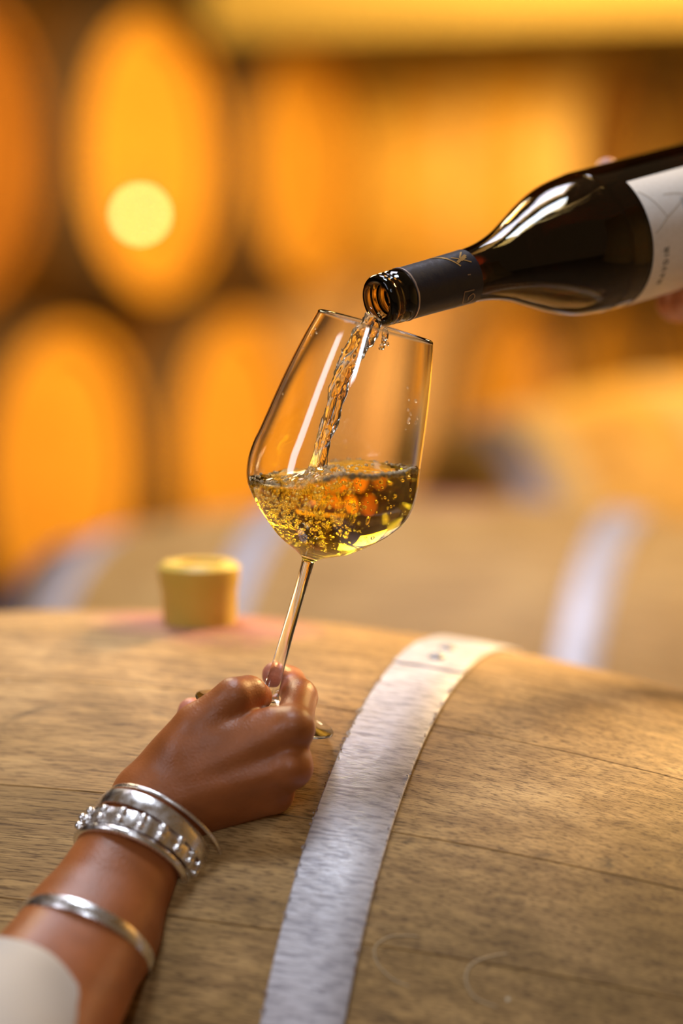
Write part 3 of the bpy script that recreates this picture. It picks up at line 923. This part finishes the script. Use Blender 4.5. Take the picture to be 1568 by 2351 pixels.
# ------------------------------------------------------------------ the stream of wine
cl = [(862, 728, 1.300), (846, 755, 1.2985), (822, 790, 1.298), (800, 835, 1.298), (781, 880, 1.298), (766, 930, 1.298), (751, 985, 1.298), (738, 1035, 1.298), (727, 1092, 1.298)]
wd = [8.5, 11.5, 11.5, 10.2, 9.2, 8.6, 8.0, 7.4, 8.5]
cc = smooth_profile([tuple(P(*p)) + (w,) for p, w in zip(cl, wd)], 12)
rings = []
for i, (x, y, z, w) in enumerate(cc):
    nx_ = cc[min(i + 1, len(cc) - 1)]; pv = cc[max(i - 1, 0)]
    d = (Vector(nx_[:3]) - Vector(pv[:3])).normalized()
    side = d.cross(Vector((0, 1, 0))).normalized(); dep = side.cross(d).normalized()
    t = i / (len(cc) - 1); pts = []
    for k in range(48):
        a = 2 * PI * k / 48
        m = 1 + .16 * math.sin(3 * a + t * 13) + .10 * math.sin(5 * a - t * 21) + .30 * noise.noise(Vector((math.cos(a) * 1.5, math.sin(a) * 1.5, t * 13))) + .12 * noise.noise(Vector((math.cos(a) * 3, math.sin(a) * 3, t * 34)))
        rx, ry = w * .5 * mm * m, w * .30 * mm * m
        jog = .0006 * noise.noise(Vector((t * 9, 0, 7)))
        v = Vector((x, y, z)) + side * (rx * math.cos(a) + jog) + dep * (ry * math.sin(a))
        pts.append(v)
    rings.append(pts)
st_o = link('wine_stream', mesh('wine_stream', *loft(rings)), M['stream'])
tag(st_o, 'twisting stream of white wine falling from bottle into glass', 'wine')
def drop(px, py, r, sq, Y=1.296):
    c = P(px, py, Y); return ((c.x, c.y, c.z), r * mm, sq)
dr = [drop(884, 768, 2.0, 2.0), (drop(881, 783, 1.5, 1.8)), drop(877, 796, 1.5, 1.3), drop(872, 800, .9, 1.0), drop(890, 790, .8, 1.5), drop(818, 832, .8, 1.6), drop(822, 828, .5, 1.1), drop(786, 790 + 15, .7, 1.8), drop(841, 762, .9, 1.2)]
so = spheres('wine_drop', dr, M['stream'], None); tag(so, 'a few wine drops hanging under the bottle lip', 'wine')

# ------------------------------------------------------------------ bodies: smooth union of tapered limbs, one continuous skin
def sd_cone(X, a, b, ra, rb):
    ba = b - a; L2 = ba @ ba
    h_ = np.clip(((X - a) @ ba) / L2, 0, 1)
    d_ = X - a - h_[..., None] * ba
    return np.sqrt((d_ * d_).sum(-1)) - (ra + (rb - ra) * h_)
def smin(a, b, k):
    h_ = np.clip(.5 + .5 * (b - a) / k, 0, 1); return b + (a - b) * h_ - k * h_ * (1 - h_)


def surface_nets(F, org, hs):
    nx, ny, nz = F.shape
    S_ = F < 0
    c = np.zeros((nx - 1, ny - 1, nz - 1), np.int8)
    for i in (0, 1):
        for j in (0, 1):
            for k in (0, 1): c += S_[i:nx - 1 + i, j:ny - 1 + j, k:nz - 1 + k]
    act = (c > 0) & (c < 8); ii = np.argwhere(act); idx = -np.ones(act.shape, np.int64); idx[act] = np.arange(len(ii))
    acc = np.zeros((len(ii), 3)); cnt = np.zeros(len(ii))
    corners = [(0, 0, 0), (1, 0, 0), (0, 1, 0), (1, 1, 0), (0, 0, 1), (1, 0, 1), (0, 1, 1), (1, 1, 1)]
    for u in range(8):
        for ax in range(3):
            a = corners[u]
            if a[ax]: continue
            b = list(a); b[ax] = 1
            fa_ = F[ii[:, 0] + a[0], ii[:, 1] + a[1], ii[:, 2] + a[2]]; fb_ = F[ii[:, 0] + b[0], ii[:, 1] + b[1], ii[:, 2] + b[2]]
            m = (fa_ < 0) != (fb_ < 0); t = np.where(m, fa_ / np.where(m, fa_ - fb_, 1), 0)
            for q in range(3): acc[:, q] += np.where(m, a[q] + (t if q == ax else 0), 0)
            cnt += m
    V = (acc / cnt[:, None] + ii) * hs + org
    faces = []
    for ax in range(3):
        sl0 = [slice(None)] * 3; sl1 = [slice(None)] * 3; sl0[ax] = slice(0, -1); sl1[ax] = slice(1, None)
        ch = np.argwhere(S_[tuple(sl0)] != S_[tuple(sl1)]); o1, o2 = [q for q in range(3) if q != ax]
        ok = (ch[:, o1] > 0) & (ch[:, o2] > 0) & (ch[:, o1] < F.shape[o1] - 1) & (ch[:, o2] < F.shape[o2] - 1); ch = ch[ok]
        q4 = []
        for (u, v) in ((0, 0), (-1, 0), (-1, -1), (0, -1)):
            cc_ = ch.copy(); cc_[:, o1] += u; cc_[:, o2] += v; q4.append(idx[cc_[:, 0], cc_[:, 1], cc_[:, 2]])
        q4 = np.stack(q4, 1); inside_first = S_[ch[:, 0], ch[:, 1], ch[:, 2]]
        flip = inside_first if ax != 1 else ~inside_first
        q4[~flip] = q4[~flip][:, ::-1]; faces.append(q4)
    return V, np.concatenate(faces)


def body_mesh(name, core, chains, hs=.0014, k_core=.010, k_chain=.003, k_in=.0035, extra=None):
    allp = [p for seg in core for p in seg[:2]] + [p[0] for ch in chains for p in ch]
    A_ = np.array([tuple(p) for p in allp]); lo = A_.min(0) - .045; hi = A_.max(0) + .045
    dims = np.ceil((hi - lo) / hs).astype(int) + 1
    g = [lo[q] + np.arange(dims[q]) * hs for q in range(3)]
    F = np.empty(dims, np.float32)
    Y_, Z_ = np.meshgrid(g[1], g[2], indexing='ij')
    CH = 12
    for i0_ in range(0, dims[0], CH):
        xs = g[0][i0_:i0_ + CH]
        X = np.empty((len(xs), dims[1], dims[2], 3), np.float32)
        X[..., 0] = xs[:, None, None]; X[..., 1] = Y_[None]; X[..., 2] = Z_[None]
        acc = None
        for (a, b, ra, rb) in core:
            d_ = sd_cone(X, np.array(a, np.float32), np.array(b, np.float32), ra * mm, rb * mm)
            acc = d_ if acc is None else smin(acc, d_, k_core)
        if extra:
            for (a, b, ra, rb, kk) in extra: acc = smin(acc, sd_cone(X, np.array(a, np.float32), np.array(b, np.float32), ra * mm, rb * mm), kk)
        for ch in chains:
            cd = None
            for (a, ra), (b, rb) in zip(ch[:-1], ch[1:]):
                d_ = sd_cone(X, np.array(a, np.float32), np.array(b, np.float32), ra * mm, rb * mm)
                cd = d_ if cd is None else smin(cd, d_, k_in)
            acc = smin(acc, cd, k_chain)
        F[i0_:i0_ + CH] = acc
    V, Q = surface_nets(F, lo, hs)
    me = bpy.data.meshes.new(name); me.from_pydata(V.tolist(), [], Q.tolist())
    bm = bmesh.new(); bm.from_mesh(me); bmesh.ops.recalc_face_normals(bm, faces=bm.faces)
    for _ in range(3): bmesh.ops.smooth_vert(bm, verts=bm.verts, factor=.5, use_axis_x=True, use_axis_y=True, use_axis_z=True)
    bm.to_mesh(me); bm.free()
    me.polygons.foreach_set('use_smooth', [True] * len(me.polygons))
    return me


def tint(me, pts, name='palmside'):
    co = np.empty(len(me.vertices) * 3); me.vertices.foreach_get('co', co); co = co.reshape(-1, 3)
    f = np.zeros(len(co))
    for (p, r, amt) in pts:
        d_ = np.linalg.norm(co - np.array(tuple(p)), axis=1); f = np.maximum(f, amt * np.clip(1.6 - d_ / r * 1.0, 0, 1))
    at = me.attributes.new(name, 'FLOAT', 'POINT'); at.data.foreach_set('value', f.astype(np.float32))


core = [
    # forearm (two bones side by side), to the elbow inside the sleeve
    (P(328, 1852, 1.262), P(171, 2125, 1.212), 18, 25), (P(380, 1880, 1.262), P(246, 2150, 1.210), 17, 25),
    (P(171, 2125, 1.212), P(-60, 2440, 1.12), 25, 34), (P(246, 2150, 1.210), P(50, 2480, 1.12), 25, 33),
    # back of the hand
    (P(345, 1830, 1.262), P(672, 1672, 1.256), 16, 11.5), (P(356, 1850, 1.258), P(668, 1762, 1.253), 16, 11),
    (P(372, 1868, 1.264), P(628, 1822, 1.262), 15, 10.5), (P(392, 1876, 1.272), P(588, 1850, 1.277), 13, 10),
    (P(345, 1815, 1.266), P(455, 1672, 1.265), 15, 13.5), (P(430, 1730, 1.262), P(620, 1668, 1.260), 14, 9.5),
    (P(400, 1760, 1.272), P(560, 1770, 1.272), 15, 12),
]
idx_ch = [(P(672, 1672, 1.256), 11.0), (P(688, 1600, 1.300), 9.4), (P(664, 1566, 1.321), 8.4), (P(632, 1550, 1.3135), 7.6)]
chains = [
    [(P(455, 1672, 1.265), 13.2), (P(538, 1602, 1.266), 10.4), (P(570, 1594, 1.273), 9.6), (P(590, 1600, 1.284), 8.4)],
    idx_ch,
    [(P(668, 1762, 1.253), 11.0), (P(672, 1742, 1.297), 9.8), (P(570, 1700, 1.325), 9.0), (P(440, 1634, 1.318), 8.0)],
    [(P(628, 1822, 1.262), 10.3), (P(634, 1826, 1.302), 9.2), (P(570, 1800, 1.322), 8.6), (P(500, 1770, 1.308), 7.8)],
    [(P(588, 1850, 1.277), 9.6), (P(590, 1858, 1.308), 8.4), (P(545, 1838, 1.320), 7.8), (P(500, 1815, 1.308), 7.0)],
]
extra = [(P(400, 1800, 1.2500), P(660, 1676, 1.2475), 3.0, 3.0, .009), (P(420, 1835, 1.2470), P(655, 1764, 1.2450), 2.6, 2.6, .009),
         (P(676, 1668, 1.2500), P(680, 1666, 1.251), 8.0, 8.0, .006), (P(672, 1760, 1.2475), P(676, 1759, 1.2485), 7.5, 7.5, .006)]
person = empty('person', P(352, 1865, 1.262)); tag(person, 'brown skinned right hand holding the wine glass by its foot, cream sleeve', 'person')
def child_at(o, par):
    o.parent = par; o.matrix_parent_inverse = Matrix.Translation(par.location).inverted()
    return o
am = body_mesh('arm_and_hand', core, chains, extra=extra)
tint(am, [(P(632, 1550, 1.313), .011, .9), (P(664, 1566, 1.325), .012, .75), (P(440, 1634, 1.312), .011, 1.0), (P(590, 1600, 1.29), .007, .5), (P(690, 1585, 1.315), .010, .5)])
child_at(link('arm_and_hand', am, M['skin']), person)

# sleeve: a cloth tube round the forearm with a rolled hem
sa, sb = P(20, 2330, 1.155), P(-205, 2662, 1.04)
d = (sb - sa).normalized(); u1 = d.cross(Vector((0, 1, 0))).normalized(); u2 = u1.cross(d).normalized()
rings = []
for (t, r_) in ((.01, 39.0), (.001, 39.0), (-.002, 40.5), (-.002, 42.5), (.0, 44), (.004, 44.6), (.012, 44.4), (.030, 45.5), (.060, 48), (.10, 51), (.17, 55), (.26, 58)):
    c = sa + d * t
    rings.append([c + (u1 * math.cos(a) + u2 * math.sin(a)) * (r_ + 1.3 * noise.noise(Vector((math.cos(a) * 2, math.sin(a) * 2, t * 30)))) * mm for a in np.linspace(0, 2 * PI, 73)[:-1]])
child_at(link('sleeve', mesh('sleeve', *loft(rings, cap0=False)), M['fabric']), person)


def bangle(name, c, axis, R, prof, label, wob=0.0, seg=120, squash=.9, mat='silver', knobs=None):
    """metal ring round the wrist; prof is a closed (radial, axial) section in mm"""
    axis = axis.normalized(); u1 = axis.cross(Vector((0, 1, 0))).normalized(); u2 = u1.cross(axis).normalized()
    rings = []
    for k in range(seg):
        a = 2 * PI * k / seg; dr_ = u1 * math.cos(a) + u2 * math.sin(a) * squash
        rings.append([c + dr_ * ((R + p[0] + wob * math.sin(a * 24) * (1 if p[0] > 0 else 0)) * mm) + axis * (p[1] * mm) for p in prof])
    e = empty(name, c); tag(e, label, 'bangle', 'silver bangles on the arm')
    child_at(link('band', mesh('band', *loft(rings, loop=True), sharp=35), M[mat]), e)
    if knobs:
        vs, fs = [], []
        for a, ax_, r_ in knobs:
            dr_ = u1 * math.cos(a) + u2 * math.sin(a) * squash; cc_ = c + dr_ * ((R + 1.2) * mm) + axis * (ax_ * mm)
            k = len(vs); vs += [tuple(cc_ + Vector(v) * r_ * mm) for v in IV]; fs += [tuple(k + i for i in f) for f in IF]
            vsn = vs[k:]
            me = mesh('knob', vsn, IF); child_at(link('knob', me, M[mat]), e)
            vs, fs = [], []
    return e
arm_ax = P(328, 1852, 1.262) - P(200, 2120, 1.212)
def round_sec(r, n=12): return [(r * math.cos(2 * PI * k / n), r * math.sin(2 * PI * k / n)) for k in range(n)]
def band_sec(t, w): return [(-t / 2, -w / 2), (t / 4, -w / 2), (t / 2, -w / 4), (t / 2 + .3, 0), (t / 2, w / 4), (t / 4, w / 2), (-t / 2, w / 2)]
ac = lambda t: P(354, 1866, 1.262) + (P(208, 2138, 1.211) - P(354, 1866, 1.262)) * t
bangle('bangle', ac(.04) + Vector((.007, 0, -.006)), arm_ax + Vector((.012, -.0, .0)), 35.0, round_sec(1.1), 'thin silver bangle nearest the hand')
bangle('bangle', ac(.13) + Vector((.003, 0, -.004)), arm_ax + Vector((.01, 0, .0)), 33, band_sec(1.8, 9), 'smooth polished silver bangle, second from the hand')
bangle('bangle', ac(.26) + Vector((.000, 0, -.004)), arm_ax, 32.5, band_sec(2.2, 10), 'broad ornate silver bangle with knobs', wob=.35, knobs=[(a, z, 2.6) for a in np.linspace(0, 2 * PI, 19)[:-1] for z in (-2.6, 2.6)])
bangle('bangle', ac(.38) + Vector((.000, 0, -.002)), arm_ax, 30.5, round_sec(2.3), 'round silver bangle on the elbow side of the ornate one')
bangle('bangle', ac(1.08), arm_ax, 36.5, band_sec(2.0, 7), 'single silver bangle lower on the forearm near the sleeve', squash=.97)

# the pouring hand, mostly outside the frame
pp_ = empty('person', P(1800, 700, 1.47)); tag(pp_, 'hand gripping the body of the dark bottle at the right edge', 'person')
def B(z, phi, off): return MB_ + Brot @ Vector(bsurf(z, phi * D2, off))
core2 = [(B(.275, -120, .020), B(.235, -118, .014), 16, 13), (B(.275, -150, .020), B(.240, -150, .016), 16, 13), (B(.29, -95, .022), B(.262, -95, .014), 15, 12),
         (B(.29, -130, .03), P(2100, 900, 1.62), 24, 30), (P(2100, 900, 1.62), P(2700, 1300, 1.70), 30, 38), (B(.275, -165, .02), B(.235, 170, .012), 15, 11)]
ch2 = [
    [(B(.235, 170, .012), 11), (B(.218, 150, .0095), 9.6), (B(.212, 140, .0060), 9), (B(.205, 121, .0030), 7.5)],
    [(B(.238, -118, .012), 10.5), (B(.220, -95, .0095), 9.5), (B(.213, -66, .0090), 8.8), (B(.211, -46, .0084), 7.8)],
    [(B(.258, -112, .012), 10.5), (B(.243, -88, .0098), 9.6), (B(.236, -55, .0092), 9.0), (B(.234, -32, .0084), 8)],
    [(B(.272, -110, .014), 10), (B(.262, -85, .0095), 9.2), (B(.257, -55, .0088), 8.6), (B(.255, -35, .0080), 7.6)],
    [(B(.288, -105, .014), 9), (B(.280, -82, .0085), 8), (B(.277, -55, .0078), 7.4), (B(.275, -40, .0070), 6.6)],
]
hm = body_mesh('hand_and_arm', core2, ch2, hs=.0018)
tint(hm, [(B(.197, 106, .0085), .012, 1.0)])
child_at(link('hand_and_arm', hm, M['skin2']), pp_)
